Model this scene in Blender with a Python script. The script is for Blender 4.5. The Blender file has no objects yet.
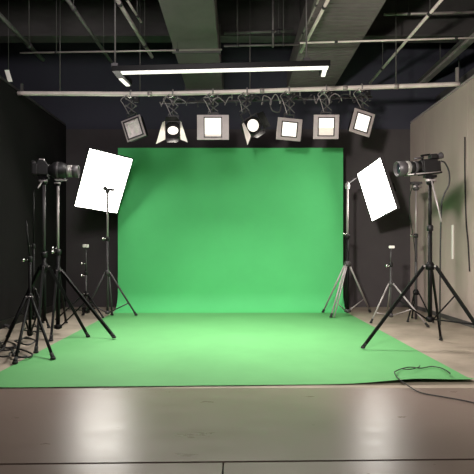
import bpy, math, random
from mathutils import Vector, Matrix, noise
random.seed(7)
C = bpy.context.scene.collection
F = 450.0
def P(px, py, Y):            # a point of the place at depth Y seen at (px, py)
    return Vector(((px-237)/F*Y, Y, 1+(250-py)/F*Y))
def G(px, py):               # the floor point seen at (px, py)
    Y = F/(py-250)
    return Vector(((px-237)/F*Y, Y, 0))

# ---------------------------------------------------------------- materials
def mat(name, col, rough=.6, metal=0, emit=None, es=0, var=.0, scale=8, bump=0, bscale=60, stretch=(1,1,1), rvar=0, spec=.5):
    m = bpy.data.materials.new(name); m.use_nodes = True
    nt = m.node_tree; b = nt.nodes['Principled BSDF']
    b.inputs['Base Color'].default_value = (*col, 1)
    b.inputs['Roughness'].default_value = rough
    b.inputs['Metallic'].default_value = metal
    b.inputs['Specular IOR Level'].default_value = spec
    if emit:
        b.inputs['Emission Color'].default_value = (*emit, 1)
        b.inputs['Emission Strength'].default_value = es
    if var or bump or rvar:
        tc = nt.nodes.new('ShaderNodeTexCoord'); mp = nt.nodes.new('ShaderNodeMapping')
        mp.inputs['Scale'].default_value = stretch
        nt.links.new(tc.outputs['Object'], mp.inputs[0])
    if var or rvar:
        n = nt.nodes.new('ShaderNodeTexNoise'); n.inputs['Scale'].default_value = scale
        n.inputs['Detail'].default_value = 6; n.inputs['Roughness'].default_value = .6
        nt.links.new(mp.outputs[0], n.inputs['Vector'])
        if var:
            r = nt.nodes.new('ShaderNodeValToRGB')
            r.color_ramp.elements[0].position = .3; r.color_ramp.elements[1].position = .7
            r.color_ramp.elements[0].color = (*[c*(1-var) for c in col], 1)
            r.color_ramp.elements[1].color = (*[min(1, c*(1+var)) for c in col], 1)
            nt.links.new(n.outputs['Fac'], r.inputs[0]); nt.links.new(r.outputs[0], b.inputs['Base Color'])
        if rvar:
            mr = nt.nodes.new('ShaderNodeMapRange')
            mr.inputs[1].default_value = .3; mr.inputs[2].default_value = .7
            mr.inputs[3].default_value = max(0, rough-rvar); mr.inputs[4].default_value = rough+rvar
            nt.links.new(n.outputs['Fac'], mr.inputs[0]); nt.links.new(mr.outputs[0], b.inputs['Roughness'])
    if bump:
        n2 = nt.nodes.new('ShaderNodeTexNoise'); n2.inputs['Scale'].default_value = bscale; n2.inputs['Detail'].default_value = 5
        bp = nt.nodes.new('ShaderNodeBump'); bp.inputs['Strength'].default_value = bump; bp.inputs['Distance'].default_value = .01
        nt.links.new(mp.outputs[0], n2.inputs['Vector']); nt.links.new(n2.outputs['Fac'], bp.inputs['Height'])
        nt.links.new(bp.outputs[0], b.inputs['Normal'])
    return m
M = dict(
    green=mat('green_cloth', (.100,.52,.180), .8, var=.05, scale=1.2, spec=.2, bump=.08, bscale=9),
    green_glare=mat('green_cloth_glare', (.106,.335,.118), .7, var=.07, scale=1.6, spec=.3, bump=.12, bscale=9),  # same cloth as the backdrop, washed-out glare on the floor put into its colour
    panel=mat('grey_panel', (.200,.149,.128), .30, var=.03, scale=4, stretch=(.7,2,1), bump=.035, bscale=140, rvar=.03),
    seam=mat('seam_dark', (.03,.028,.025), .9),
    concrete=mat('concrete', (.30,.25,.20), .7, var=.25, scale=2.2, bump=.1, bscale=25),
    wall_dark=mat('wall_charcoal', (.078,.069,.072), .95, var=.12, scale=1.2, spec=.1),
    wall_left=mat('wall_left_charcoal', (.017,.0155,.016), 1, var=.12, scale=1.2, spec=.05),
    wall_light=mat('wall_grey', (.48,.385,.35), .75, var=.08, scale=2, stretch=(1,1,.25)),
    ceiling=mat('ceiling_black', (.018,.019,.022), .9, var=.3, scale=1.5),
    outer=mat('outer_dark', (.018,.022,.03), .9),
    navy=mat('wall_navy', (.060,.060,.080), .95, spec=.1),
    beam=mat('beam_grey', (.075,.07,.068), .7, var=.3, scale=3, stretch=(.4,1,1)),
    duct=mat('duct_metal', (.185,.150,.158), .5, .2, var=.12, scale=3),
    duct_slat=mat('duct_slats', (.165,.134,.138), .6, .1, var=.15, scale=4),
    pipe=mat('pipe_steel', (.40,.35,.335), .42, .3, var=.1),
    pipe_dim=mat('pipe_grey', (.12,.115,.11), .5, .4, var=.15),
    rig=mat('rig_pipe', (.86,.76,.71), .5, .1, var=.12, scale=6),
    black=mat('black_metal', (.005,.0045,.005), .5, 0, spec=.16),
    blackp=mat('black_plastic', (.009,.0085,.009), .5, spec=.3),
    rubber=mat('rubber', (.010,.010,.010), .8),
    grey=mat('dark_grey_metal', (.055,.050,.053), .45, .15, spec=.4),
    silver=mat('silver_metal', (.36,.325,.325), .38, .3, spec=.4),
    chrome=mat('chrome', (.75,.74,.72), .18, 1),
    lensgrey=mat('lens_grey', (.34,.33,.31), .35, .4),
    glass=mat('lens_glass', (.01,.012,.02), .05),
    white=mat('white_card', (.86,.82,.78), .6),
    flap=mat('flap_grey', (.86,.78,.74), .5, 0),
    frame=mat('gel_frame', (.44,.38,.38), .5, .15, var=.1),
    lampoff=mat('lamp_glass_off', (.85,.75,.74), .5, 0, var=.2, scale=20),
    softbox=mat('softbox_diffuser', (.9,.9,.9), .8, emit=(1,.955,.88), es=15),
    tube=mat('tube_light', (.9,.9,.9), .5, emit=(1,.95,.84), es=.95),
    lamp=mat('lamp_lit', (.9,.9,.9), .5, emit=(1,.93,.80), es=1.25),
    lampwarm=mat('lamp_reflector', (.8,.75,.68), .4, emit=(1,.88,.72), es=.30),
    cable=mat('cable_black', (.012,.012,.012), .6),
)

# ---------------------------------------------------------------- mesh builder
class MB:
    def __init__(s): s.v = []; s.f = []; s.M = Matrix.Identity(4); s.smooth = []
    def add(s, vs, fs, sm=False):
        o = len(s.v); s.v += [s.M @ Vector(v) for v in vs]
        s.f += [tuple(o+i for i in f) for f in fs]; s.smooth += [sm]*len(fs); return s
    def box(s, c, d, R=None):
        c = Vector(c); vs = []
        for x in (-.5,.5):
            for y in (-.5,.5):
                for z in (-.5,.5):
                    q = Vector((x*d[0], y*d[1], z*d[2]))
                    vs.append(c + (R @ q if R else q))
        return s.add(vs, [(0,1,3,2),(4,6,7,5),(0,4,5,1),(2,3,7,6),(0,2,6,4),(1,5,7,3)])
    def bar(s, a, b, w, h=None, up=(0,0,1)):          # rectangular bar between two points
        a, b = Vector(a), Vector(b); h = h or w
        d = (b-a); L = d.length; d.normalize(); u = Vector(up)
        x = d.cross(u)
        if x.length < 1e-4: x = d.cross(Vector((1,0,0)))
        x.normalize(); u = x.cross(d)
        R = Matrix((x, d, u)).transposed()
        return s.box((a+b)/2, (w, L, h), R)
    def tube(s, pts, r, n=10, r2=None, closed=True):
        pts = [Vector(p) for p in pts]
        if len(pts) == 2 and r2 is not None: rr = [r, r2]
        else: rr = [r]*len(pts)
        vs, fs = [], []
        d = (pts[1]-pts[0]).normalized()
        x = d.cross(Vector((0,0,1)))
        if x.length < 1e-3: x = d.cross(Vector((1,0,0)))
        x.normalize()
        for i, p in enumerate(pts):
            if 0 < i < len(pts)-1: t = (pts[i+1]-pts[i-1])
            elif i: t = pts[i]-pts[i-1]
            else: t = d
            t = t.normalized()
            x = (x - t*x.dot(t))
            if x.length < 1e-5: x = t.orthogonal()
            x.normalize(); y = t.cross(x)
            for k in range(n):
                a = 2*math.pi*k/n
                vs.append(p + (x*math.cos(a)+y*math.sin(a))*rr[i])
        for i in range(len(pts)-1):
            for k in range(n):
                k2 = (k+1) % n
                fs.append((i*n+k, i*n+k2, (i+1)*n+k2, (i+1)*n+k))
        s.add(vs, fs, True)
        o = len(s.v)-len(vs)
        s.f += [tuple(o+k for k in range(n-1,-1,-1)), tuple(o+(len(pts)-1)*n+k for k in range(n))]; s.smooth += [False, False]
        return s
    def lathe(s, prof, o=(0,0,0), axis=(0,0,1), n=20):  # prof: (radius, distance along axis)
        o = Vector(o); ax = Vector(axis).normalized(); x = ax.orthogonal().normalized(); y = ax.cross(x)
        vs, fs = [], []
        for r, h in prof:
            for k in range(n):
                a = 2*math.pi*k/n
                vs.append(o + ax*h + (x*math.cos(a)+y*math.sin(a))*max(r,1e-4))
        for i in range(len(prof)-1):
            for k in range(n):
                k2 = (k+1) % n
                fs.append((i*n+k, i*n+k2, (i+1)*n+k2, (i+1)*n+k))
        sm = [True]*len(fs)
        o2 = len(s.v); s.v += [s.M @ v for v in vs]
        s.f += [tuple(o2+i for i in f) for f in fs]; s.smooth += sm
        s.f += [tuple(o2+k for k in range(n-1,-1,-1)), tuple(o2+(len(prof)-1)*n+k for k in range(n))]; s.smooth += [False, False]
        return s
    def prism(s, poly, y0, y1):                        # polygon in XZ, extruded along Y
        n = len(poly)
        vs = [(x, y0, z) for x, z in poly] + [(x, y1, z) for x, z in poly]
        fs = [tuple(range(n)), tuple(range(2*n-1, n-1, -1))] + [(i, i+n, (i+1) % n+n, (i+1) % n) for i in range(n)]
        return s.add(vs, fs)
    def build(s, name, m, parent=None, bevel=0, seg=2):
        loc = parent_world(parent)
        me = bpy.data.meshes.new(name)
        me.from_pydata([tuple(v - loc) for v in s.v], [], s.f)
        import bmesh
        bm = bmesh.new(); bm.from_mesh(me); bmesh.ops.recalc_face_normals(bm, faces=bm.faces); bm.to_mesh(me); bm.free()
        for p, f in zip(me.polygons, s.smooth): p.use_smooth = f
        me.materials.append(m if not isinstance(m, str) else M[m])
        o = bpy.data.objects.new(name, me); C.objects.link(o)
        if parent: o.parent = parent
        if bevel:
            b = o.modifiers.new('bevel', 'BEVEL'); b.width = bevel; b.segments = seg; b.limit_method = 'ANGLE'
        return o
def parent_world(o):
    v = Vector((0,0,0))
    while o is not None: v += o.location; o = o.parent
    return v
def empty(name, label, cat, loc, group=None):
    o = bpy.data.objects.new(name, None); C.objects.link(o); o.location = loc
    o.empty_display_size = .1
    return tag(o, label, cat, group)
def tag(o, label, cat, group=None):
    o['label'] = label; o['category'] = cat
    if group: o['group'] = group
    return o
def centre(o):                                        # put the origin of a one-mesh thing at its base
    vs = [v.co for v in o.data.vertices]
    c = Vector((sum(v.x for v in vs)/len(vs), sum(v.y for v in vs)/len(vs), min(v.z for v in vs)))
    o.data.transform(Matrix.Translation(-c)); o.location = c
    return o
def struct(o): o['kind'] = 'structure'; return o
def curve_pts(ctrl, n=10):                            # Catmull-Rom through control points
    c = [Vector(p) for p in ctrl]; c = [2*c[0]-c[1]] + c + [2*c[-1]-c[-2]]
    out = []
    for i in range(1, len(c)-2):
        for k in range(n):
            t = k/n
            out.append(.5*((2*c[i])+(c[i+1]-c[i-1])*t+(2*c[i-1]-5*c[i]+4*c[i+1]-c[i+2])*t*t+(3*c[i]-c[i-1]-3*c[i+1]+c[i+2])*t**3))
    out.append(c[-2]); return out

# ---------------------------------------------------------------- the room
XL, XR, YB, HW, HC = -3.0, 3.04, 7.9, 3.17, 4.8
struct(MB().box((0, 2.5, -.08), (10.4, 11.4, .1)).build('floor_base', 'seam')).name = 'floor'
struct(MB().box((0, (3.262+8.2)/2, -.0155), (10.2, 8.2-3.262, .03)).build('floor_concrete', 'concrete')).name = 'floor.001'
# large grey panels laid flush in front, with thin open seams
def fpanel(x0, x1, pts):
    (ya, yb), (yc, yd) = pts   # y at x0 (near, far), y at x1
    mb = MB()
    mb.add([(x0,ya,-.028),(x1,yc,-.028),(x1,yd,-.028),(x0,yb,-.028),(x0,ya,0),(x1,yc,0),(x1,yd,0),(x0,yb,0)],
           [(0,3,2,1),(4,5,6,7),(0,1,5,4),(1,2,6,5),(2,3,7,6),(3,0,4,7)])
    return mb.build('floor_panel', 'panel')
sy = lambda x: 2.125 + .022*x
p1 = fpanel(-4.9, 4.9, ((sy(-4.9)+.008, 3.258), (sy(4.9)+.008, 3.258)))
p2 = fpanel(-4.9, -.068, ((-2.6, sy(-4.9)-.008), (-2.6, sy(-.066)-.008)))
p3 = fpanel(-.060, 4.9, ((-2.6, sy(-.06)-.008), (-2.6, sy(4.9)-.008)))
for i, p in enumerate((p1, p2, p3)): p.name = 'floor.%03d' % (i+2); struct(p)

struct(MB().box((0, YB+.06, 1.56), (10.4, .12, 3.12)).build('wall_back', 'wall_dark'))
struct(MB().box((0, YB+.07, (HC+3.12)/2), (10.4, .12, HC-3.12)).build('wall_back_upper', 'navy'))
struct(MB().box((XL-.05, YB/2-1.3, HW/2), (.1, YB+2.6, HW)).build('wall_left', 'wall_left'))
# the right wall: tall grey panels with fine vertical joints
wr = MB()
for y0, y1 in ((-2.5,.6),(.6,2.7),(2.7,4.6),(4.6,5.93),(5.93,7.3),(7.3,YB)):
    wr.box((XR+.05, (y0+y1)/2, HW/2+.02), (.1, y1-y0-.006, HW+.04))
struct(wr.build('wall_right', 'wall_light'))
struct(MB().box((-5.1, 2.6, HC/2), (.12, 10.6, HC)).build('wall_outer_left', 'outer'))
struct(MB().box((5.1, 2.6, HC/2), (.12, 10.6, HC)).build('wall_outer_right', 'outer'))
struct(MB().box((0, -2.66, HC/2), (10.4, .12, HC)).build('wall_front', 'wall_dark'))
struct(MB().box((0, 2.6, HC+.05), (10.4, 10.8, .1)).build('ceiling', 'ceiling'))
struct(MB().box((XL+.008, YB/2-1.3, .05), (.016, YB+2.5, .10)).build('baseboard_left', 'blackp'))
struct(MB().box((XR-.006, 6.8, .03), (.012, 2.2, .06)).build('baseboard_right', 'beam'))
struct(MB().box((XL-.05, YB/2-1.3, HW+.015), (.13, YB+2.5, .03)).build('trim_1', 'grey'))
struct(MB().box((XR+.05, YB/2-1.3, HW+.055), (.13, YB+2.5, .03)).build('trim_2', 'frame'))

# ---------------------------------------------------------------- the ceiling: beams, ducts, pipes
def single(mb, name, m, label, cat, group=None, bevel=0):
    return tag(centre(mb.build(name, m, None, bevel)), label, cat, group)
# a deep beam across the room, an I profile
def ibeam(Y, z0, z1, x0, x1, label):
    mb = MB()
    mb.box(((x0+x1)/2, Y, (z0+z1)/2), (x1-x0, .05, z1-z0))
    mb.box(((x0+x1)/2, Y, z0+.015), (x1-x0, .22, .03)); mb.box(((x0+x1)/2, Y, z1-.015), (x1-x0, .22, .03))
    o = single(mb, 'ceiling_beam', 'beam', label, 'beam', 'steel beams under the ceiling'); return o
ibeam(6.75, 4.16, 4.78, -5.0, 5.0, 'grey steel beam crossing the ceiling, the far one above the lighting pipe')
ibeam(5.35, 4.20, 4.78, -5.0, 5.0, 'grey steel beam crossing the ceiling along the top edge of the picture')

# smooth duct
def duct(x0, x1, y0, y1, z, h, label, slats=False):
    t = empty('ceiling_duct', label, 'duct', ((x0+x1)/2, (y0+y1)/2, z))
    if not slats:
        MB().box(((x0+x1)/2, (y0+y1)/2, z+h/2), (x1-x0, y1-y0, h)).build('duct_body', 'duct', t, .01)
        for y in (y0+.02, 6.12, y1-.02):
            mb = MB(); mb.box(((x0+x1)/2, y, z+h/2), (x1-x0+.05, .035, h+.05)); mb.build('duct_flange', 'pipe_dim', t)
    else:
        MB().box(((x0+x1)/2, (y0+y1)/2, z+h/2+.015), (x1-x0-.02, y1-y0, h-.02)).build('duct_body', 'duct_slat', t)
        mb = MB(); y = y0
        while y < y1-.05:
            mb.box(((x0+x1)/2, y+.045, z+.01), (x1-x0, .078, .02)); y += .09
        mb.build('slat_panel', 'duct_slat', t, .006)
        for x in (x0, x1): MB().box((x, (y0+y1)/2, z+h/2), (.02, y1-y0, h)).build('side_rail', 'duct_slat', t)
    for x in (x0+.05, x1-.05):
        for y in (y0+.7, y1-1.1): MB().tube([(x, y, z+h-.02), (x, y, HC)], .006, 6).build('hanger_rod', 'pipe_dim', t)
duct(-.853, -.248, 3.4, 7.6, 3.70, .34, 'smooth grey metal air duct running away under the ceiling')
duct(.85, 1.60, 3.4, 7.6, 3.70, .34, 'wide grey slatted duct panel running away under the ceiling', True)

def cpipe(a, b, r, m, label, n=10, group='pipes under the ceiling', rods=True):
    t = empty('ceiling_pipe', label, 'pipe', (Vector(a)+Vector(b))/2, group)
    a, b = Vector(a), Vector(b)
    MB().tube([a, b], r, n).build('pipe_run', m, t)
    for k in (.18, .78):
        p = a.lerp(b, k)
        if rods: MB().tube([p+Vector((0,0,r*.5)), (p.x, p.y, HC)], .004, 6).build('hanger_rod', 'pipe_dim', t)
        d = (b-a).normalized()
        MB().tube([p-d*.02, p+d*.02], r*1.35, n).build('pipe_clamp', 'grey', t)
    return t
cpipe(P(-40,-26,4.4), P(43,60,6.15), .028, 'pipe_dim', 'grey pipe sloping down from the upper left corner over the left wall')
cpipe(P(62,-8,4.75), P(112,63,6.45), .022, 'pipe_dim', 'thin dark pipe running away left of the pendant light rod')
cpipe(P(110,-12,4.75), P(152,57,6.3), .024, 'pipe', 'bright steel pipe running away beside the left edge of the smooth duct')
cpipe(P(122,-8,4.85), P(141,22,5.35), .014, 'pipe', 'short thin bright pipe close beside the bright steel pipe')
cpipe(P(331,-6,4.6), P(301,52,5.9), .019, 'rig', 'bright narrow pipe along the left edge of the slatted duct', rods=False)
cpipe(P(321,-5,4.5), P(299,41,5.6), .010, 'pipe', 'hair thin pipe just left of the slatted duct', rods=False)
cpipe(P(450,-10,4.8), P(370,83,7.3), .019, 'rig', 'thin bright pipe slanting down to the right end light')
cpipe(P(20,53,5.85), P(222,49.5,5.85), .011, 'pipe', 'slim pale pipe crossing level left of the smooth duct')
cpipe(P(224,46,5.6), P(300,44.5,5.6), .013, 'pipe_dim', 'slim pipe crossing between the two ducts, the nearer one')
cpipe(P(224,33,6.2), P(294,30.5,6.2), .022, 'pipe_dim', 'dim pipe crossing between the two ducts, the higher one')
cpipe(P(300,43,5.5), P(500,37,5.5), .011, 'rig', 'slim pale pipe crossing level right of the slatted duct', rods=False)
cpipe(P(384,14.5,6.2), P(520,11,6.2), .020, 'pipe', 'pale pipe crossing high in the upper right corner')
cpipe(P(273,-20,5.2), P(273,47,5.2), .013, 'pipe_dim', 'thin upright conduit between the two ducts', 8)
# long trunking running away above the right wall
t = empty('cable_trunking', 'grey cable trunking running away above the right wall', 'trunking', (3.22, 5, 3.86))
MB().bar((3.2, 2.0, 3.88), (3.2, 7.85, 3.88), .10, .06).build('trunking_tray', 'pipe', t, .006)
for dx in (-.06, .09): MB().bar((3.2+dx, 2.0, 3.92), (3.2+dx, 7.85, 3.92), .018, .05).build('side_rail', 'pipe_dim', t)
for y in (3.2, 5.2, 7.2): MB().tube([(3.25, y, 3.9), (3.25, y, HC)], .006, 6).build('hanger_rod', 'pipe_dim', t)
t = empty('cable_trunking', 'second lower trunking running away close over the right wall', 'trunking', (3.5, 5, 3.6))
MB().bar((3.55, 2.0, 3.62), (3.55, 7.85, 3.62), .16, .12).build('trunking_tray', 'beam', t, .006)
for y in (3.2, 5.2, 7.2): MB().tube([(3.55, y, 3.66), (3.55, y, HC)], .006, 6).build('hanger_rod', 'pipe_dim', t)
# hanging tag, upper left
t = empty('hanging_tag', 'small white card hanging on a thin wire high at the left edge', 'tag', P(8.5, 81, 5.9))
q = P(8.5, 76, 5.9)
R = Matrix.Rotation(math.radians(38), 3, 'Z') @ Matrix.Rotation(math.radians(-16), 3, 'Y')
MB().box(q, (.055, .012, .15), R).build('card', 'white', t)
MB().tube([q+Vector((0,0,.07)), (q.x, q.y, HC)], .003, 6).build('wire', 'pipe_dim', t)

# ---------------------------------------------------------------- U-shaped pendant light
a, b = P(113, 70, 5.06), P(330, 64.5, 4.86)
t = empty('pendant_light', 'long white linear pendant light hung level under the ducts', 'pendant light', (a+b)/2)
d = (b-a).normalized(); perp = Vector((-d.y, d.x, 0)).normalized()
MB().bar(a, b, .10, .06).build('housing', 'black', t, .004)
MB().bar(a+d*.10-Vector((0,0,.036)), b-d*.02-Vector((0,0,.036)), .074, .014).build('light_tube', 'tube', t, .004)
MB().bar(a+perp*.04+d*.04, a+perp*.40+d*.05, .09, .06).build('end_housing', 'black', t, .004)
MB().bar(a+perp*.16+d*.03-Vector((0,0,.036)), a+perp*.39+d*.045-Vector((0,0,.036)), .045, .014).build('end_tube', 'tube', t)
MB().bar(b+perp*.04-d*.05, b+perp*.24-d*.05, .09, .06).build('end_housing', 'black', t, .004)
MB().bar(b+perp*.06-d*.05-Vector((0,0,.036)), b+perp*.23-d*.05-Vector((0,0,.036)), .045, .014).build('end_tube', 'tube', t)
for k in (.010, .895):
    p = a.lerp(b, k)
    MB().tube([p, (p.x, p.y, HC)], .010, 8).build('hanger_rod', 'pipe_dim', t)
    MB().box(p+Vector((0,0,.05)), (.07, .05, .04)).build('mount', 'grey', t)

# ---------------------------------------------------------------- lighting pipe and cables on it
YP = 6.1
def zp(px):
    pts = [(22,93.5),(110,93.8),(150,93.8),(237,91.8),(310,89.2),(400,86.3),(457,84)]
    for (x0,y0),(x1,y1) in zip(pts, pts[1:]):
        if px <= x1: return y0+(y1-y0)*(px-x0)/(x1-x0)
    return 84
t = empty('lighting_pipe', 'long steel lighting pipe spanning wall to wall above the green backdrop', 'lighting pipe', P(237, 92, YP))
MB().tube(curve_pts([P(x, zp(x), YP) for x in (18, 80, 150, 237, 310, 400, 459)], 8), .030, 14).build('pipe_run', 'rig', t)
for x in (150, 262, 345, 396):
    p = P(x, zp(x), YP); MB().tube([p-Vector((.03,0,0)), p+Vector((.03,0,0))], .036, 14).build('pipe_coupling', 'pipe', t)
for x in (60, 140, 250, 396):
    p = P(x, zp(x), YP); MB().tube([p, (p.x, p.y, HC)], .007, 8).build('hanger_rod', 'pipe_dim', t)
p = P(457, zp(457), YP); MB().bar(p-Vector((0,0,.03)), p+Vector((0,0,.22)), .03).build('end_bracket', 'pipe', t)
p = P(22, zp(22), YP); MB().bar(p-Vector((0,0,.03)), p+Vector((0,0,.13)), .03).build('end_bracket', 'pipe_dim', t)
t = empty('cable_bar', 'thin dark wiring bar hung under the lighting pipe', 'bar', P(225, 101, YP+.12))
MB().tube([P(160,103,YP+.12), P(372,97,YP+.12)], .016, 10).build('bar_run', 'grey', t)
for x in (175, 232, 300, 350):
    MB().tube([P(x, 102-(x-160)*.028, YP+.12), P(x, zp(x), YP+.046)], .008, 8).build('strap', 'silver', t)
def cable(name, pts, r, label, cat='cable', m='cable', group=None, n=10):
    return single(MB().tube(curve_pts(pts, n), r, 8), name, m, label, cat, group)
rnd = random.Random(11)
for i, (x0, x1, where) in enumerate(((158,186,'round the fresnel clamp'), (186,214,'left of the square panel light'), (205,232,'over the square panel light'),
                           (232,262,'round the tilted spotlight clamp'), (262,282,'in a big loop left of the first right floodlight'), (282,312,'over the first right floodlight'),
                           (312,340,'in loops over the middle right floodlight'), (338,372,'over the right end floodlight'))):
    pts = []
    for k in range(13):
        u = k/12
        ang = k*1.15+i*2
        pts.append(P(x0+(x1-x0)*u + 3.0*math.cos(ang)*rnd.uniform(.3,1), 102-(x0-160)*.022+5.5*math.sin(ang)*rnd.uniform(.5,1), YP-.11+.03*math.sin(ang*1.7)-.07*(i % 2)))
    cable('hanging_cable', pts, .006, 'thin tangled cable under the pipe ' + where, m='grey' if i % 2 else 'silver', group='tangled cables under the lighting pipe')
cable('hanging_cable', [P(274,97,YP), P(270,101,YP-.06), P(272,110,YP-.08), P(279,112,YP-.05), P(281,106,YP+.02), P(282,101,YP+.06)], .008, 'pale cable hanging in a small loop beneath the pipe beside the tilted spotlight', m='pipe_dim', group='tangled cables under the lighting pipe')

# ---------------------------------------------------------------- studio lights hung on the pipe
def head_matrix(px, py, yaw, tilt, roll, Y=YP-.02):
    return Matrix.Translation(P(px, py, Y)) @ Matrix.Rotation(math.radians(yaw), 4, 'Z') @ Matrix.Rotation(math.radians(tilt), 4, 'X') @ Matrix.Rotation(math.radians(roll), 4, 'Y')
def lerp(a, b, u): return a+(b-a)*u
def hang(t, px, hm, w, dark='black'):                    # clamp, yoke
    top = P(px, zp(px), YP)
    mb = MB(); mb.tube(curve_pts([top+Vector((0,-.042,-.03)), top+Vector((0,-.036,.022)), top+Vector((0,0,.044)), top+Vector((0,.036,.022)), top+Vector((0,.042,-.03)), top+Vector((0,0,-.07))], 5), .010, 8)
    mb.build('clamp', 'silver', t)
    k = MB().tube([top+Vector((-.05,-.02,-.055)), top+Vector((.03,-.02,-.055))], .012, 8).build('clamp_knob', 'chrome', t)
    low = hm @ Vector((0, .06, .20))
    mb = MB(); n = 2; z0 = top.z-.07; z1 = low.z+.012; w = .065
    for i in range(n):
        za, zb = lerp(z0, z1, i/n), lerp(z0, z1, (i+1)/n)
        xa, xb = lerp(top.x, low.x, i/n), lerp(top.x, low.x, (i+1)/n)
        ya, yb = lerp(top.y, low.y, i/n), lerp(top.y, low.y, (i+1)/n)
        for sg in (-1, 1): mb.bar((xa-sg*w, ya-.02*sg-.03, za), (xb+sg*w, yb-.02*sg-.03, zb), .009, .014, up=(0,1,0))
        for sg in (-1, 1): mb.tube([(xa+sg*w, ya-.055, za), (xa+sg*w, ya-.0, za)], .010, 8)
    mb.build('pantograph', 'pipe_dim', t)
    MB().box(top+Vector((.075,-.02,-.085)), (.075,.05,.075)).build('cable_box', 'blackp', t, .006)
    sc_ = [top+Vector((-.04,-.03,-.02)), top+Vector((-.12,-.06,-.10)), top+Vector((-.09,-.05,-.16)), low+Vector((-.03,-.02,.0))]
    MB().tube(curve_pts(sc_, 8), .005, 8).build('safety_cable', 'silver', t)
    MB().tube([top+Vector((0,0,-.06)), low+Vector((0,0,.012))], .013, 10).build('spigot', 'grey', t)
    mb = MB(); mb.M = hm
    for s in (-1, 1): mb.bar((s*w, .06, .20), (s*w, .06, -.01), .022, .012)
    mb.bar((-w-.01, .06, .20), (w+.01, .06, .20), .014, .022, up=(0,1,0))
    mb.build('yoke', 'grey', t)
    for s in (-1, 1):
        mb = MB(); mb.M = hm; mb.tube([(s*w, .06, 0), (s*(w+.035), .06, 0)], .02, 12); mb.build('yoke_knob', 'blackp', t)
def flood(px, py, w, h, yaw, tilt, roll, label, lit=True, inner=(.62,.72), flap=False, hx=None, warm=0):
    hm = head_matrix(px, py, yaw, tilt, roll)
    t = empty('studio_light', label, 'studio light', hm.translation.copy(), 'studio lights hung on the pipe')
    iw, ih = w*inner[0], h*inner[1]
    hang(t, hx or px, hm, iw/2+.045)
    mb = MB(); mb.M = hm; mb.prism([(-iw/2-.02,-ih/2-.02),(iw/2+.02,-ih/2-.02),(iw/2+.02,ih/2+.02),(-iw/2-.02,ih/2+.02)], .0, .10)
    mb.box((0,.14,0), (iw*.7,.10,ih*.7)); b = mb.build('lamp_housing', 'black', t, .008)
    mb = MB(); mb.M = hm
    for k in range(5): mb.box((0, .15, -ih*.22+ih*.11*k), (iw*.74, .10, .008))
    mb.build('cooling_fins', 'blackp', b)
    mb = MB(); mb.M = hm                                # square frame round the opening
    fw, fh = (w-iw)/2, (h-ih)/2
    for s in (-1, 1):
        mb.box((s*(iw/2+fw/2), -.012, 0), (fw, .012, h)); mb.box((0, -.012, s*(ih/2+fh/2)), (iw, .012, fh))
    mb.build('front_frame', 'frame', t, .003)
    mb = MB(); mb.M = hm
    for s in (-1, 1):
        mb.box((s*iw/2, -.022, 0), (.014, .016, ih)); mb.box((0, -.022, s*ih/2), (iw+.014, .016, .014))
    mb.build('inner_bezel', 'grey', t)
    mb = MB(); mb.M = hm
    if warm:     # bright upper part above a dimmer reflector
        mb.box((0, -.006, -ih*(.5-warm/2)), (iw, .008, ih*warm)); mb.build('reflector', 'lampwarm', t)
        mb = MB(); mb.M = hm; mb.box((0, -.007, ih*warm/2), (iw, .010, ih*(1-warm))); mb.build('lamp_glass', 'lamp', t)
    else:
        mb.box((0, -.006, 0), (iw, .008, ih)); mb.build('lamp_glass', 'lamp' if lit else 'lampoff', t)
    if not lit:
        for s in (-.32, .06):
            mb = MB(); mb.M = hm; mb.tube([(iw*s, -.016, ih*.30), (iw*(s+.06), -.016, -ih*.28)], .010, 10); mb.build('lamp_tube', 'white', t)
        mb = MB(); mb.M = hm; mb.tube([(-iw*.4, -.016, ih*.32), (iw*.14, -.016, ih*.32)], .012, 8); mb.build('lamp_holder', 'white', t)
    if flap:
        for s in (-1, 1):
            mb = MB(); mb.M = hm; mb.box((s*(w/2+.012), -.02, 0), (.006, .05, h*.96)); mb.build('barn_door', 'flap', t)
    if lit: spot(t, hm, 13)
def spot(t, hm, power, size=95):
    l = bpy.data.lights.new('studio_light_beam', 'SPOT'); l.energy = power; l.spot_size = math.radians(size); l.spot_blend = 1; l.shadow_soft_size = .05; l.color = (1,.93,.82)
    o = bpy.data.objects.new('studio_light_beam', l); C.objects.link(o)
    o.matrix_world = hm @ Matrix.Translation((0,-.05,0)) @ Matrix.Rotation(math.radians(-55), 4, 'X')
    return o
flood(134, 128.5, .29, .29, -14, 8, -15, 'unlit grey floodlight with tilted square face at the left end of the pipe', lit=False, inner=(.78,.8), hx=131)
flood(213, 127.5, .43, .33, 0, 6, 0, 'lit square panel light with pale side plates, third from the left', inner=(.54,.78), warm=.16)
flood(289, 129.5, .34, .29, 8, 10, 3, 'lit floodlight in a square frame right of the tilted round spotlight', inner=(.62,.66), flap=False)
flood(326, 127, .34, .32, -4, 8, 1, 'lit floodlight, bright in its upper half, between two square floodlights', inner=(.62,.74), warm=.46)
flood(361.5, 122.8, .32, .31, 16, 10, 11, 'lit floodlight with slanted square face at the right end of the pipe', inner=(.66,.72))
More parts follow.
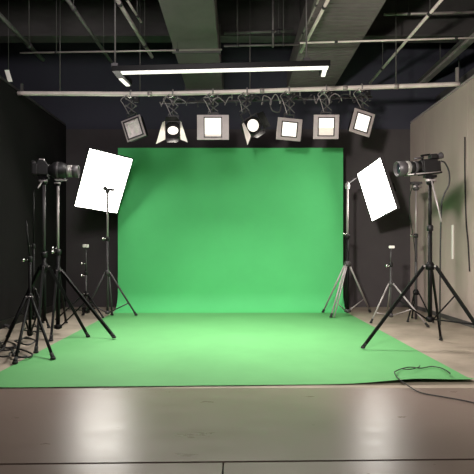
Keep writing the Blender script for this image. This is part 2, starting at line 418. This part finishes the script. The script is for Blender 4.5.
def fresnel(px, py, yaw, tilt, roll, label, hx, doors, lens=(.075,.062), sc=1):
    hm = head_matrix(px, py, yaw, tilt, roll)
    t = empty('studio_spotlight', label, 'spotlight', hm.translation.copy(), 'studio lights hung on the pipe')
    hang(t, hx, hm, .125)
    mb = MB(); mb.M = hm
    mb.lathe([(.07,.24),(.10,.23),(.115,.12),(.118,.0),(.118,-.02),(.108,-.02),(.10,.03)], axis=(0,1,0)); b = mb.build('lamp_housing', 'black', t)
    mb = MB(); mb.M = hm
    for k in range(4): mb.tube([(0,.10+.035*k,0),(0,.112+.035*k,0)], .118-.004*k, 20)
    mb.build('cooling_fins', 'blackp', b)
    mb = MB(); mb.M = hm @ Matrix.Diagonal((1,1,lens[1]/lens[0],1))
    mb.lathe([(lens[0],.0),(lens[0]*.96,-.012),(lens[0]*.7,-.026),(.001,-.034)], axis=(0,1,0)); mb.build('lens', 'lamp', t)
    mb = MB(); mb.M = hm
    mb.box((0,-.022,.118), (.25,.012,.014)); mb.box((0,-.022,-.118), (.25,.012,.014))
    for s in (-1,1): mb.box((s*.118,-.022,0), (.014,.012,.24))
    mb.build('accessory_frame', 'grey', t)
    for poly, hinge in doors:                          # doors in local X/Z with a Y swing outward
        mb = MB(); mb.M = hm
        n = len(poly); vs = [(x, y, z) for x, y, z in poly] + [(x, y-.006, z) for x, y, z in poly]
        mb.add(vs, [tuple(range(n)), tuple(range(2*n-1, n-1, -1))] + [(i, i+n, (i+1) % n+n, (i+1) % n) for i in range(n)])
        mb.build('barn_door', hinge, t)
    spot(t, hm, 15, 165)
fresnel(173, 130.5, 0, 8, 0, 'lit round spotlight with four opened barn doors, second from the left', 173,
        [([(-.10,-.03,.12),(-.10,-.03,-.12),(-.21,-.13,-.19),(-.12,-.12,.09)], 'flap'),
         ([(.10,-.03,.12),(.10,-.03,-.12),(.21,-.13,-.17),(.13,-.12,.09)], 'flap'),
         ([(-.10,-.03,.12),(.10,-.03,.12),(.07,-.13,.16),(-.07,-.13,.16)], 'black'),
         ([(-.10,-.03,-.12),(.10,-.03,-.12),(.07,-.12,-.17),(-.07,-.12,-.17)], 'black')], lens=(.072,.055))
fresnel(253, 125.5, 20, 8, -34, 'lit round spotlight tilted sideways with spread doors, between panel light and floodlights', 247,
        [([(-.11,-.03,.10),(-.11,-.03,-.10),(-.24,-.10,-.17),(-.17,-.10,.10)], 'flap'),
         ([(.11,-.03,.11),(.11,-.03,-.11),(.17,-.12,-.12),(.17,-.12,.10)], 'black'),
         ([(-.10,-.03,-.12),(.10,-.03,-.12),(.07,-.10,-.16),(-.07,-.10,-.16)], 'black')], lens=(.082,.082))

# ---------------------------------------------------------------- green screen: hanging sheet, cove, floor sheet
YV, RC = 7.40, .30
t = empty('green_screen', 'bright green chroma key backdrop sweeping from upright sheet onto the floor', 'backdrop', (-.05, 5.4, 0))
def lerp(a, b, u): return a+(b-a)*u
NX = 72
prof = []                                              # (y, z) from the top of the sheet to the front edge
ZT = 1+102/F*YV
for k in range(26): prof.append((YV, lerp(ZT, RC, k/25)))
for k in range(1, 9):
    a = k/8*math.pi/2; prof.append((YV-RC*(1-math.cos(a)), RC-RC*math.sin(a)+.004))
nwall = len(prof)
yf = YV-RC
for k in range(1, 61): prof.append((lerp(yf, 3.24, k/60), .004))
def sheet(rows, name):
    vs, fs = [], []
    for j, (y, z) in enumerate(rows):
        fl = max(0, min(1, (YV-y)/(YV-3.24)))          # 0 at the wall, 1 at the front
        g = max(0, min(1, (YV-y)/RC)) if y > yf else 1
        xl = lerp(-1.957, -1.93, min(1, fl)); xr = lerp(1.743, 1.80, fl)
        for i in range(NX+1):
            u = i/NX; x = lerp(xl, xr, u); yy, zz = y, z
            if g >= 1:
                yy = y + fl*.13*u                      # front edge runs slightly askew
                w = noise.noise(Vector((x*.9, y*1.1, 3)))*.006 + noise.noise(Vector((x*2.6+y, y*.8, 9)))*.003
                zz = .0075 + w*.3
                # curled up corner at the front right
                e = max(0, (fl-.965)/.035)
                lift = math.exp(-((x-1.28)/.30)**2)*.028 + max(0, min(1, (x-1.2)/.6))*.026
                zz += e*lift
                zz = max(zz, .0035)
            else:
                yy = y - .010*noise.noise(Vector((x*.8, z*.5, 1)))*(1-g) - .005
            vs.append((x, yy, zz))
    n = NX+1
    for j in range(len(rows)-1):
        for i in range(NX): fs.append((j*n+i, j*n+i+1, (j+1)*n+i+1, (j+1)*n+i))
    mb = MB(); mb.add(vs, fs, True)
    o = mb.build(name, 'green_glare' if name == 'floor_sheet' else 'green', t)
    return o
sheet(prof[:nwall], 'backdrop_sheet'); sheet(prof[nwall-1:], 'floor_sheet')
MB().tube([(-1.97, YV+.03, ZT-.02), (1.76, YV+.03, ZT-.02)], .022, 10).build('top_bar', 'black', t)
for x in (-1.9, 1.70): MB().tube([(x, YV+.06, 0), (x, YV+.06, ZT)], .016, 10).build('support_pole', 'black', t)

# ---------------------------------------------------------------- stands
def stand(name, label, cat, base, apex, top, feet, r_pole=.014, r_up=.010, r_leg=.012, m_leg='black', m_pole='black', m_up=None, bottom=.10,
          braces=(), mid=None, knobs=(), square=False, group=None, feet_m='rubber', spread=.035, lean=None):
    base = Vector(base); t = empty(name, label, cat, base, group)
    m_up = m_up or m_pole
    X, Y = base.x, base.y
    tx = (lean or base.x)
    zmid = mid or apex+.10
    MB().tube([(X, Y, bottom), (X, Y, zmid)], r_pole, 12).build('lower_pole', m_pole, t)
    MB().tube([(X, Y, zmid-.02), (tx, Y, top)], r_up, 12).build('upper_pole', m_up, t)
    c = MB().lathe([(r_pole*1.3,-.05),(r_pole*2.0,-.045),(r_pole*2.2,.0),(r_pole*1.5,.02),(r_pole*1.3,.03)], (X, Y, apex), n=14).build('leg_collar', m_leg if m_leg != 'silver' else 'grey', t)
    MB().lathe([(r_pole*1.15,-.03),(r_pole*1.5,-.025),(r_pole*1.5,.02),(r_pole*1.1,.03)], (X, Y, zmid), n=14).build('pole_collar', 'blackp', t)
    for kz in knobs:
        k = MB().tube([(X, Y, kz), (X-.055, Y-.01, kz)], .008, 8); k.lathe([(.006,0),(.018,.004),(.020,.018),(.008,.026)], (X-.05, Y-.01, kz), (-1,0,0), 10)
        k.build('lock_knob', 'chrome', t)
    legs = []
    for fx in feet:
        f = Vector(fx); dirv = Vector((f.x-X, f.y-Y, 0)); dirv.normalize()
        a = Vector((X, Y, apex-.01)) + dirv*spread
        f0 = f + Vector((0,0,.024))
        mb = MB()
        if square: mb.bar(a, f0, r_leg*1.7, r_leg*2.3)
        else: mb.tube([a, f0], r_leg, 10)
        l = mb.build('leg', m_leg, t)
        dd = (f0-a).normalized()
        k = MB().tube([f0-dd*.05, f0], r_leg*1.3, 10); k.lathe([(r_leg*1.5,-.012),(r_leg*1.9,-.008),(r_leg*1.4,.010)], f0, n=10)
        k.build('rubber_foot', feet_m, l)
        mb = MB().tube([a-dd.cross(Vector((0,0,1)))*r_leg*1.5, a+dd.cross(Vector((0,0,1)))*r_leg*1.5], r_leg*.9, 8); mb.build('hinge_pin', 'silver', l)
        legs.append((a, f0))
    if braces:
        MB().lathe([(r_pole*1.25,-.025),(r_pole*1.9,-.02),(r_pole*1.9,.02),(r_pole*1.25,.025)], (X, Y, bottom+.03), n=14).build('brace_collar', m_leg if m_leg != 'silver' else 'grey', t)
    for i, u in braces:
        a, f0 = legs[i]; p = a.lerp(f0, u)
        dirv = Vector((p.x-X, p.y-Y, 0)).normalized()
        MB().tube([Vector((X, Y, bottom+.03))+dirv*r_pole*1.6, p], r_leg*.62, 8).build('brace', m_leg, t)
    return t
# tripod head with plate (a part of its stand)
def fluid_head(t, x, y, z, m='black', s=1, bright='silver', handle=None):
    h = MB().lathe([(.018*s,0),(.032*s,.008*s),(.038*s,.03*s),(.030*s,.05*s),(.036*s,.06*s),(.036*s,.075*s)], (x,y,z), n=16).build('pan_head', m, t)
    MB().tube([(x-.05*s,y-.02,z+.045*s),(x+.05*s,y-.02,z+.045*s)], .014*s, 10).build('tilt_knob', bright, h)
    MB().box((x,y,z+.085*s), (.12*s,.055*s,.026*s)).build('head_plate', m, h, .003)
    if handle: MB().tube([Vector((x,y-.03,z+.05*s)), handle], .008, 8).build('pan_handle', bright, h)

# -- right video camera tripod
tb = Vector((193/F*4.5, 4.5, 0))
ztop = 1+66/F*4.5
tR = stand('camera_tripod', 'large black tripod carrying the video camera at right', 'tripod', tb, 1-15/F*4.5, ztop, [G(363,350.5)+Vector((0,0,.010)), G(501,364), G(441,341.5)],
      r_pole=.021, r_up=.017, r_leg=.0125, square=True, bottom=1-72/F*4.5, braces=((0,.42),(1,.33),(1,.64)), mid=1.22, spread=.06)
fluid_head(tR, tb.x, tb.y, ztop-.01, 'black', 1.0, 'silver', P(441.5, 222, 4.35))
# -- second stand under the long lens at right
b2 = Vector((179/F*6.3, 6.3, 0))
tS = stand('light_stand', 'slim grey stand with bare clamp head under the right camera lens', 'light stand', b2, .42, 1+60/F*6.3, [b2+Vector((-.16,-.12,0)), b2+Vector((.16,-.18,0)), b2+Vector((.03,.22,0))],
      r_pole=.019, r_up=.013, r_leg=.010, m_pole='grey', m_up='silver', mid=1.2, bottom=.03, knobs=(1.2,), group='light stands')
fluid_head(tS, b2.x, b2.y, 1+60/F*6.3-.01, 'grey', 1.25, 'silver')
# -- small T stand at right
b3 = Vector((154/F*6.15, 6.15, 0))
t3 = stand('light_stand', 'short silver legged stand with bare top, left of the right tripod', 'light stand', b3, 1-33/F*6.15, 1+2/F*6.15, [G(371,324), G(428,328), G(387,316)],
      r_pole=.016, r_up=.011, r_leg=.011, m_leg='silver', m_pole='grey', bottom=.08, mid=.8, knobs=(.78,), braces=((1,.6),(0,.75)), group='light stands')
MB().box((b3.x+.01, b3.y, 1+3/F*6.15), (.07,.04,.035)).build('top_spigot', 'white', t3, .004)
# -- silver stand holding the right softbox
b4 = Vector((110.5/F*6.75, 6.75, 0))
t4 = stand('light_stand', 'tall silver light stand on the right edge of the green sheet', 'light stand', b4, 1-13/F*6.75, 1+64/F*6.75, [G(331,319)+Vector((0,0,.010)), G(323,314)+Vector((0,0,.010)), G(370,313)],
      r_pole=.026, r_up=.016, r_leg=.014, m_leg='silver', m_pole='black', m_up='silver', bottom=.06, mid=1+14/F*6.75, knobs=(1+16/F*6.75,), braces=((0,.72),(2,.72)), group='light stands')
mb = MB(); f0 = G(331,319)+Vector((.05,.02,.02)); mb.tube([(b4.x-.01, b4.y-.03, .79), f0], .011, 10); mb.build('leg_tube', 'silver', t4)
# -- left stand in front of the lit left panel
b5 = Vector((-129.5/F*6.72, 6.72, 0))
t5 = stand('light_stand', 'grey light stand in front of the glowing left panel', 'light stand', b5, 1-22/F*6.72, 1+57/F*6.72, [G(136,317)+Vector((0,0,.010)), G(83,316), G(112,316)],
      r_pole=.018, r_up=.016, r_leg=.014, m_leg='grey', m_pole='grey', m_up='silver', bottom=.04, mid=1+11/F*6.72, knobs=(1+11/F*6.72,), braces=((0,.72),(1,.72)), group='light stands')
# -- small stand at left, white top
b6 = Vector((-151/F*6.7, 6.7, 0))
t6 = stand('light_stand', 'short thin stand with a white top block left of the glowing panel stand', 'light stand', b6, .36, 1+3/F*6.7, [b6+Vector((.30,-.16,0)), b6+Vector((-.30,-.35,0)), b6+Vector((.05,.28,0))],
      r_pole=.015, r_up=.011, r_leg=.011, bottom=.07, mid=.66, m_pole='grey', knobs=(.62,.8), braces=((0,.6),(1,.6)), group='light stands')
MB().box((b6.x, b6.y-.01, 1+4/F*6.7), (.075,.05,.045)).build('top_block', 'white', t6, .004)
# -- stand B: collar stand with the long right leg
b7 = Vector((-179/F*5.35, 5.35, 0))
t7 = stand('light_stand', 'black tripod stand under the left camera lens, long leg reaching onto the green sheet', 'light stand', b7, 1-20/F*5.35, 1+64/F*5.35, [G(114,340)+Vector((0,0,.010)), G(51,342), G(66,324)],
      r_pole=.024, r_up=.014, r_leg=.014, bottom=.06, mid=1-2/F*5.35, m_up='silver', knobs=(1-2/F*5.35, 1+1.5/F*5.35), braces=((0,.48),), square=True, group='light stands', spread=.05)
fluid_head(t7, b7.x, b7.y, 1+64/F*5.35, 'black', .7, 'silver')
# -- stand A: tripod under the left camera
b8 = Vector((-193/F*4.95, 4.95, 0))
zA = 1+66/F*4.95
t8 = stand('camera_tripod', 'black tripod carrying the left camera body', 'tripod', b8, 1-16/F*4.95, zA, [G(36,354), G(88,338), G(8,338)],
      r_pole=.022, r_up=.016, r_leg=.014, bottom=.22, mid=.95, m_up='grey', square=True, spread=.05)
fluid_head(t8, b8.x, b8.y, zA-.01, 'black', .9, 'silver', P(38, 188, 4.8))
# -- stand P: low front stand
b9 = Vector((-207/F*4.6, 4.6, 0))
t9 = stand('light_stand', 'low black stand with thin leaning rod, nearest at the left edge', 'light stand', b9, 1-46/F*4.6, 1+30/F*4.6, [G(15,365), G(53,360.5), G(2,352)],
      r_pole=.015, r_up=.007, r_leg=.014, bottom=.12, mid=1-9/F*4.6, knobs=(1-10/F*4.6,), braces=((1,.3),(0,.35)), group='light stands', lean=-211/F*4.6)
# -- stand Q: thin rod behind
b10 = Vector((-203.5/F*5.8, 5.8, 0))
t10 = stand('light_stand', 'thin black rod stand left of the left tripod, behind it', 'light stand', b10, .50, 1+60/F*5.8, [b10+Vector((-.22,-.16,0)), b10+Vector((.24,-.10,0)), b10+Vector((.0,.28,0))],
      r_pole=.014, r_up=.008, r_leg=.012, bottom=.10, mid=1+4/F*5.8, knobs=(1+4/F*5.8,), braces=((0,.6),), group='light stands')

# ---------------------------------------------------------------- lit panels
def panel_light(cx, Y, cz, yaw, tilt, roll, W, H, label, back, head_at):
    hm = Matrix.Translation((cx, Y, cz)) @ Matrix.Rotation(yaw, 4, 'Z') @ Matrix.Rotation(tilt, 4, 'X') @ Matrix.Rotation(roll, 4, 'Y')
    t = empty('softbox', label, 'softbox', (cx, Y, cz))
    mb = MB(); mb.M = hm; mb.box((0,0,0), (W-.012,.012,H-.012)); mb.build('diffuser', 'softbox', t)
    mb = MB(); mb.M = hm
    for s in (-1,1):
        mb.box((s*W/2,.012,0), (.014,.05,H+.014)); mb.box((0,.012,s*H/2), (W,.05,.014))
    mb.build('rim', 'grey', t)
    mb = MB(); mb.M = hm
    w2, h2, dy = W*.28, H*.28, back
    vs = [(-W/2,.02,-H/2),(W/2,.02,-H/2),(W/2,.02,H/2),(-W/2,.02,H/2),(-w2/2,dy,-h2/2),(w2/2,dy,-h2/2),(w2/2,dy,h2/2),(-w2/2,dy,h2/2)]
    mb.add(vs, [(0,4,5,1),(1,5,6,2),(2,6,7,3),(3,7,4,0),(4,7,6,5)]); mb.build('back_shell', 'blackp', t)
    mb = MB(); mb.M = hm; mb.box((0,dy+.05,0), (w2*.7,.12,h2*.6)); mb.build('lamp_base', 'black', t, .008)
    return t, hm
sl, hl = panel_light(-2.058, 6.95, 2.047, .599, .447, .124, .689, .924, 'glowing tilted softbox at left beside the green backdrop', .22, None)
sr, hr = panel_light(2.032, 6.55, 1.870, -1.158, .144, -.277, .56, .772, 'glowing slanted softbox at right facing across the green screen', .20, None)
# stand head of left stand, holding the panel by a clamp arm
hz = 1+60/F*6.72
h = MB().lathe([(.018,-.05),(.03,-.04),(.03,.0),(.022,.02)], (b5.x, b5.y, hz), n=14).build('clamp_head', 'grey', t5)
mb = MB(); mb.bar((b5.x-.05, b5.y, hz+.01), (b5.x+.10, b5.y, hz+.0), .035, .04); mb.lathe([(.012,-.02),(.035,-.01),(.035,.012),(.01,.022)], (b5.x-.03, b5.y-.02, hz+.02), (0,1,0), 12)
mb.build('clamp_grip', 'grey', h)
loc_ = hl.inverted() @ Vector((b5.x, b5.y, hz)); loc_.y = -.010
MB().tube([(b5.x, b5.y, hz), hl @ loc_], .012, 8).build('clamp_arm', 'grey', h)
# right stand head and arm to the softbox corner
z4 = 1+64/F*6.75
h = MB().lathe([(.02,-.05),(.034,-.04),(.036,.02),(.03,.04),(.012,.06)], (b4.x, b4.y, z4), n=14).build('clamp_head', 'silver', t4)
ra = hr @ Vector((-.305, -.01, .34))
MB().tube([(b4.x, b4.y, z4+.03), ra], .010, 8).build('clamp_arm', 'grey', h)

# ---------------------------------------------------------------- cameras
def camera(label, M4, m_ring='lensgrey', video=True, cat='video camera'):
    loc = M4.translation.copy(); t = empty('video_camera', label, cat, loc)
    def part(fn, name, m, parent=None, bevel=0):
        mb = MB(); mb.M = M4; fn(mb); return mb.build(name, m, parent or t, bevel)
    if video:
        part(lambda b: (b.box((.0,0,.080), (.15,.12,.12)), b.box((-.085,0,.075), (.05,.09,.10)), b.box((.065,0,.085),(.05,.105,.105)), b.box((-.02,-.062,.075),(.10,.012,.07))), 'camera_body', 'blackp', None, .010)
        part(lambda b: b.box((.0,0,.146), (.16,.07,.012)), 'top_plate', 'black', None, .003)
        part(lambda b: (b.box((-.045,.03,.172), (.07,.05,.045)), b.tube([(-.045,.03,.15),(-.045,.03,.172)], .012, 8)), 'monitor', 'blackp', None, .005)
        for sgn in (-1, 1): part(lambda b: b.tube([(-.10,sgn*.035,.014),(.24,sgn*.035,.014)], .0075, 8), 'support_rod', 'silver')
        part(lambda b: (b.box((.17,0,.016), (.022,.10,.022)), b.box((.17,0,.026), (.02,.04,.022))), 'lens_support', 'grey', None, .003)
        part(lambda b: [b.box((-.05+.02*k,-.071,.075),(.009,.006,.05)) for k in range(4)], 'side_vent', 'grey')
        for yy, zz in ((.02,.10),(-.02,.07)): part(lambda b: b.tube([(-.105,yy,zz),(-.133,yy,zz+.003)], .010, 8), 'connector', 'silver')
        def hnd(b):
            b.bar((.055,0,.15),(.05,0,.195),.018); b.bar((.065,0,.195),(-.03,0,.198),.022,.016); b.bar((-.02,0,.15),(-.022,0,.195),.018)
        part(hnd, 'top_handle', 'black')
        part(lambda b: (b.lathe([(.02,0),(.028,.01),(.028,.06),(.034,.07),(.034,.085)], (-.09,-.03,.165), (-1,0,.25), 14)), 'viewfinder', 'grey')
        part(lambda b: b.box((-.12,-.04,.045), (.05,.05,.05)), 'battery_pack', 'blackp', None, .006)
        part(lambda b: (b.box((-.01,0,.008), (.22,.08,.016)), b.box((.10,0,.012),(.10,.04,.012))), 'mount_plate', 'black', None, .003)
        part(lambda b: b.tube([(-.03,-.07,.10),(-.03,-.09,.10)], .022, 14), 'side_dial', 'grey')
        part(lambda b: b.tube([(.05,.02,.17),(.15,.02,.17)], .010, 10), 'microphone', 'grey')
        L = [(.05,.08),(.055,.10),(.055,.165)]
        z = .085
        l = part(lambda b: b.lathe([(.045,.08),(.056,.09),(.056,.16),(.062,.165),(.064,.21)], (0,0,z), (1,0,0), 24), 'lens_barrel', 'blackp')
        part(lambda b: b.lathe([(.067,.205),(.070,.21),(.070,.235),(.067,.24)], (0,0,z), (1,0,0), 24), 'focus_ring', m_ring, l)
        part(lambda b: b.lathe([(.068,.24),(.072,.25),(.074,.33),(.070,.33),(.062,.30)], (0,0,z), (1,0,0), 24), 'lens_hood', 'grey', l)
        part(lambda b: b.lathe([(.062,.302),(.05,.308),(.001,.315)], (0,0,z), (1,0,0), 24), 'front_glass', 'glass', l)
        part(lambda b: b.lathe([(.058,.125),(.061,.128),(.061,.15),(.058,.153)], (0,0,z), (1,0,0), 24), 'zoom_ring', 'grey', l)
    else:
        part(lambda b: (b.box((-.03,0,.072), (.15,.10,.125)), b.box((-.09,-.02,.065), (.06,.10,.12))), 'camera_body', 'blackp', None, .012)
        part(lambda b: b.prism([(-.085,.13),(-.06,.175),(.0,.178),(.03,.13)], -.04, .04), 'prism_hump', 'blackp', None, .006)
        part(lambda b: b.box((-.03,0,.184), (.05,.04,.012)), 'hot_shoe', 'silver', None, .002)
        part(lambda b: b.lathe([(.018,0),(.02,.004),(.02,.018),(.016,.022)], (-.10,-.02,.125), (0,0,1), 12), 'mode_dial', 'grey')
        part(lambda b: b.box((-.115,0,.145), (.03,.05,.04)), 'viewfinder', 'rubber', None, .004)
        part(lambda b: b.box((-.02,0,.004), (.10,.06,.010)), 'mount_plate', 'black', None, .002)
        z = .070
        l = part(lambda b: b.lathe([(.04,.04),(.055,.05),(.060,.07),(.088,.10),(.092,.12),(.092,.20),(.075,.225),(.062,.235),(.062,.30)], (0,0,z), (1,0,0), 24), 'lens_barrel', 'blackp')
        part(lambda b: b.lathe([(.063,.24),(.066,.245),(.066,.27),(.063,.275)], (0,0,z), (1,0,0), 24), 'focus_ring', m_ring, l)
        part(lambda b: b.lathe([(.094,.13),(.096,.134),(.096,.150),(.094,.154)], (0,0,z), (1,0,0), 24), 'zoom_ring', 'grey', l)
        part(lambda b: b.lathe([(.062,.29),(.068,.30),(.070,.36),(.066,.36),(.058,.33)], (0,0,z), (1,0,0), 24), 'lens_hood', 'grey', l)
        part(lambda b: b.lathe([(.058,.332),(.04,.338),(.001,.342)], (0,0,z), (1,0,0), 24), 'front_glass', 'glass', l)
        part(lambda b: b.lathe([(.066,.277),(.067,.28),(.067,.29),(.064,.292)], (0,0,z), (1,0,0), 24), 'silver_ring', 'silver', l)
        f = part(lambda b: (b.box((.17,0,-.035), (.12,.035,.014)), b.box((.17,0,-.024),(.03,.03,.02))), 'lens_foot', 'silver', None, .003)
    return t
# right camera, lens towards the left; left camera, lens towards the right
zc = ztop-.01+.104
camera('black video camera with long pale ringed lens on the right tripod', Matrix.Translation((tb.x-.01, tb.y, zc)) @ Matrix.Rotation(math.radians(186), 4, 'Z') @ Matrix.Rotation(math.radians(6), 4, 'Y'))
zl = zA-.01+.9*.098+.006
camera('black still camera with large telephoto lens on the left tripod', Matrix.Translation((b8.x+.005, b8.y, zl)) @ Matrix.Rotation(math.radians(10), 4, 'Z') @ Matrix.Rotation(math.radians(1), 4, 'Y'), 'lensgrey', False, 'camera')
# cable looping from the right camera down to the floor
cable('camera_cable', [P(441,161,4.5), P(445,163,4.5), P(449,172,4.52), P(449,184,4.55), P(444,195,4.58), P(441.5,206,4.6), P(440.5,240,4.62), P(440,290,4.64), P(440,325,4.66)], .008, 'black cable hanging in a loop from the back of the right camera')
cable('lens_cable', [P(414,182,4.6), P(410,196,4.8), P(410,215,5.0), P(413,235,5.3), P(415,252,5.6), P(416,262,6.2)], .005, 'thin cable drooping from the right camera lens along the slim grey stand')
# items on the right wall
cable('wall_cable', [(XR-.012, 5.98, 2.50), (XR-.012, 5.98, 2.0), (XR-.012, 5.95, 1.4), (XR-.012, 5.90, 1.1), (XR-.012, 5.86, .72)], .009, 'thin dark cable hanging straight down the grey right wall')
yw = F*XR/216
single(MB().box((XR-.008, yw, 1+8/F*yw), (.014, .04, .48)), 'wall_strip', 'white', 'narrow white vertical strip on the grey right wall behind the tripod', 'strip', None, .003)
# ---------------------------------------------------------------- cables on the floor
g = lambda x, y, z=.010: G(x, y)+Vector((0,0,z))
cable('floor_cable', [g(480,405.5,.008), g(460,401,.008), g(440,397.5,.008), g(420,393.5,.008), g(408,388.5,.022), g(398,385,.050), g(394.5,379,.050), g(397,374,.028), g(402,371,.02), g(410,369.5,.02), g(421,370.5,.02), g(432,369,.022), g(442,372,.03), g(449,378,.045), g(450,381.5,.06)], .0045, 'black cable looping over the front right corner of the green sheet')
cable('floor_cable', [g(402,372.5,.03), g(410,373.5,.034), g(418,371.5,.034), g(420,370,.036)], .0038, 'short thin cable end crossing the loop on the green sheet')
rn = random.Random(4)
for i, (cx, cy, w) in enumerate(((9,346,'nearest the left edge'), (21,357,'in front of the low left stand'), (26,345,'beneath the left tripod'), (5,359,'close to the foot of the low left stand'), (33,336,'behind the left tripod legs'))):
    pts = []
    for k in range(12):
        a = k*.9+i
        pts.append(g(cx+math.cos(a)*(8+rn.uniform(-3,4)), cy+math.sin(a)*(3.5+rn.uniform(-1.5,1.5)), .010+.003*(k % 3)+.016*i))
    cable('floor_cable', pts, .0075, 'black cable coiled on the concrete floor ' + w, group='cables coiled at the left')
single(MB().tube([g(-6,325,.03), g(9,329,.03)], .018, 10), 'metal_rod', 'grey', 'short grey metal rod lying on the concrete at the left edge', 'rod')
single(MB().box(g(86,313,.05), (.10,.10,.10)).box(g(86,313,.115),(.05,.05,.03)), 'sand_weight', 'blackp', 'small black weight on the floor behind the short white topped stand', 'weight', None, .012)

# ---------------------------------------------------------------- light
def area(name, loc, target, sx, sy, power, col):
    l = bpy.data.lights.new(name, 'AREA'); l.shape = 'RECTANGLE'; l.size = sx; l.size_y = sy; l.energy = power; l.color = col
    o = bpy.data.objects.new(name, l); C.objects.link(o); o.location = loc
    o.rotation_euler = (Vector(target)-Vector(loc)).to_track_quat('-Z', 'Y').to_euler()
    return o
area('front_fill_lamp', (-.3, .0, 2.6), (0, 7, 1.1), 1.0, .8, 17, (1,.95,.88))
k = area('side_key_lamp', (-.45, .9, 2.08), (3.0, 6.2, 1.4), .26, .26, 60, (1,.92,.86)); k.data.spread = math.radians(80)
area('pendant_lamp', (-.15, 4.93, 2.93), (-.15, 4.99, 0), 2.2, .25, 105, (1,.95,.88)).data.spread = math.radians(120)
area('back_left_fill', (-.9, 2.6, 3.45), (-2.2, 7.9, 1.9), 1.4, 1.0, 30, (1,.93,.93)).data.spread = math.radians(110)  # added unseen fill, only there to lift the dark walls at back left
w = bpy.data.worlds.new('World'); bpy.context.scene.world = w; w.use_nodes = True
w.node_tree.nodes['Background'].inputs[0].default_value = (.5,.55,.65,1); w.node_tree.nodes['Background'].inputs[1].default_value = .05

# ---------------------------------------------------------------- camera
cd = bpy.data.cameras.new('Camera'); co = bpy.data.objects.new('Camera', cd); C.objects.link(co)
co.location = (0,0,1); co.rotation_euler = (math.radians(90),0,0)
cd.sensor_width = 36; cd.sensor_height = 36; cd.lens = 36*F/474; cd.shift_y = 13/474; cd.clip_start = .05
sc = bpy.context.scene; sc.camera = co
sc.view_settings.view_transform = 'Standard'; sc.view_settings.look = 'None'; sc.view_settings.exposure = 0
sc.cycles.use_denoising = True
sc.cycles.max_bounces = 8
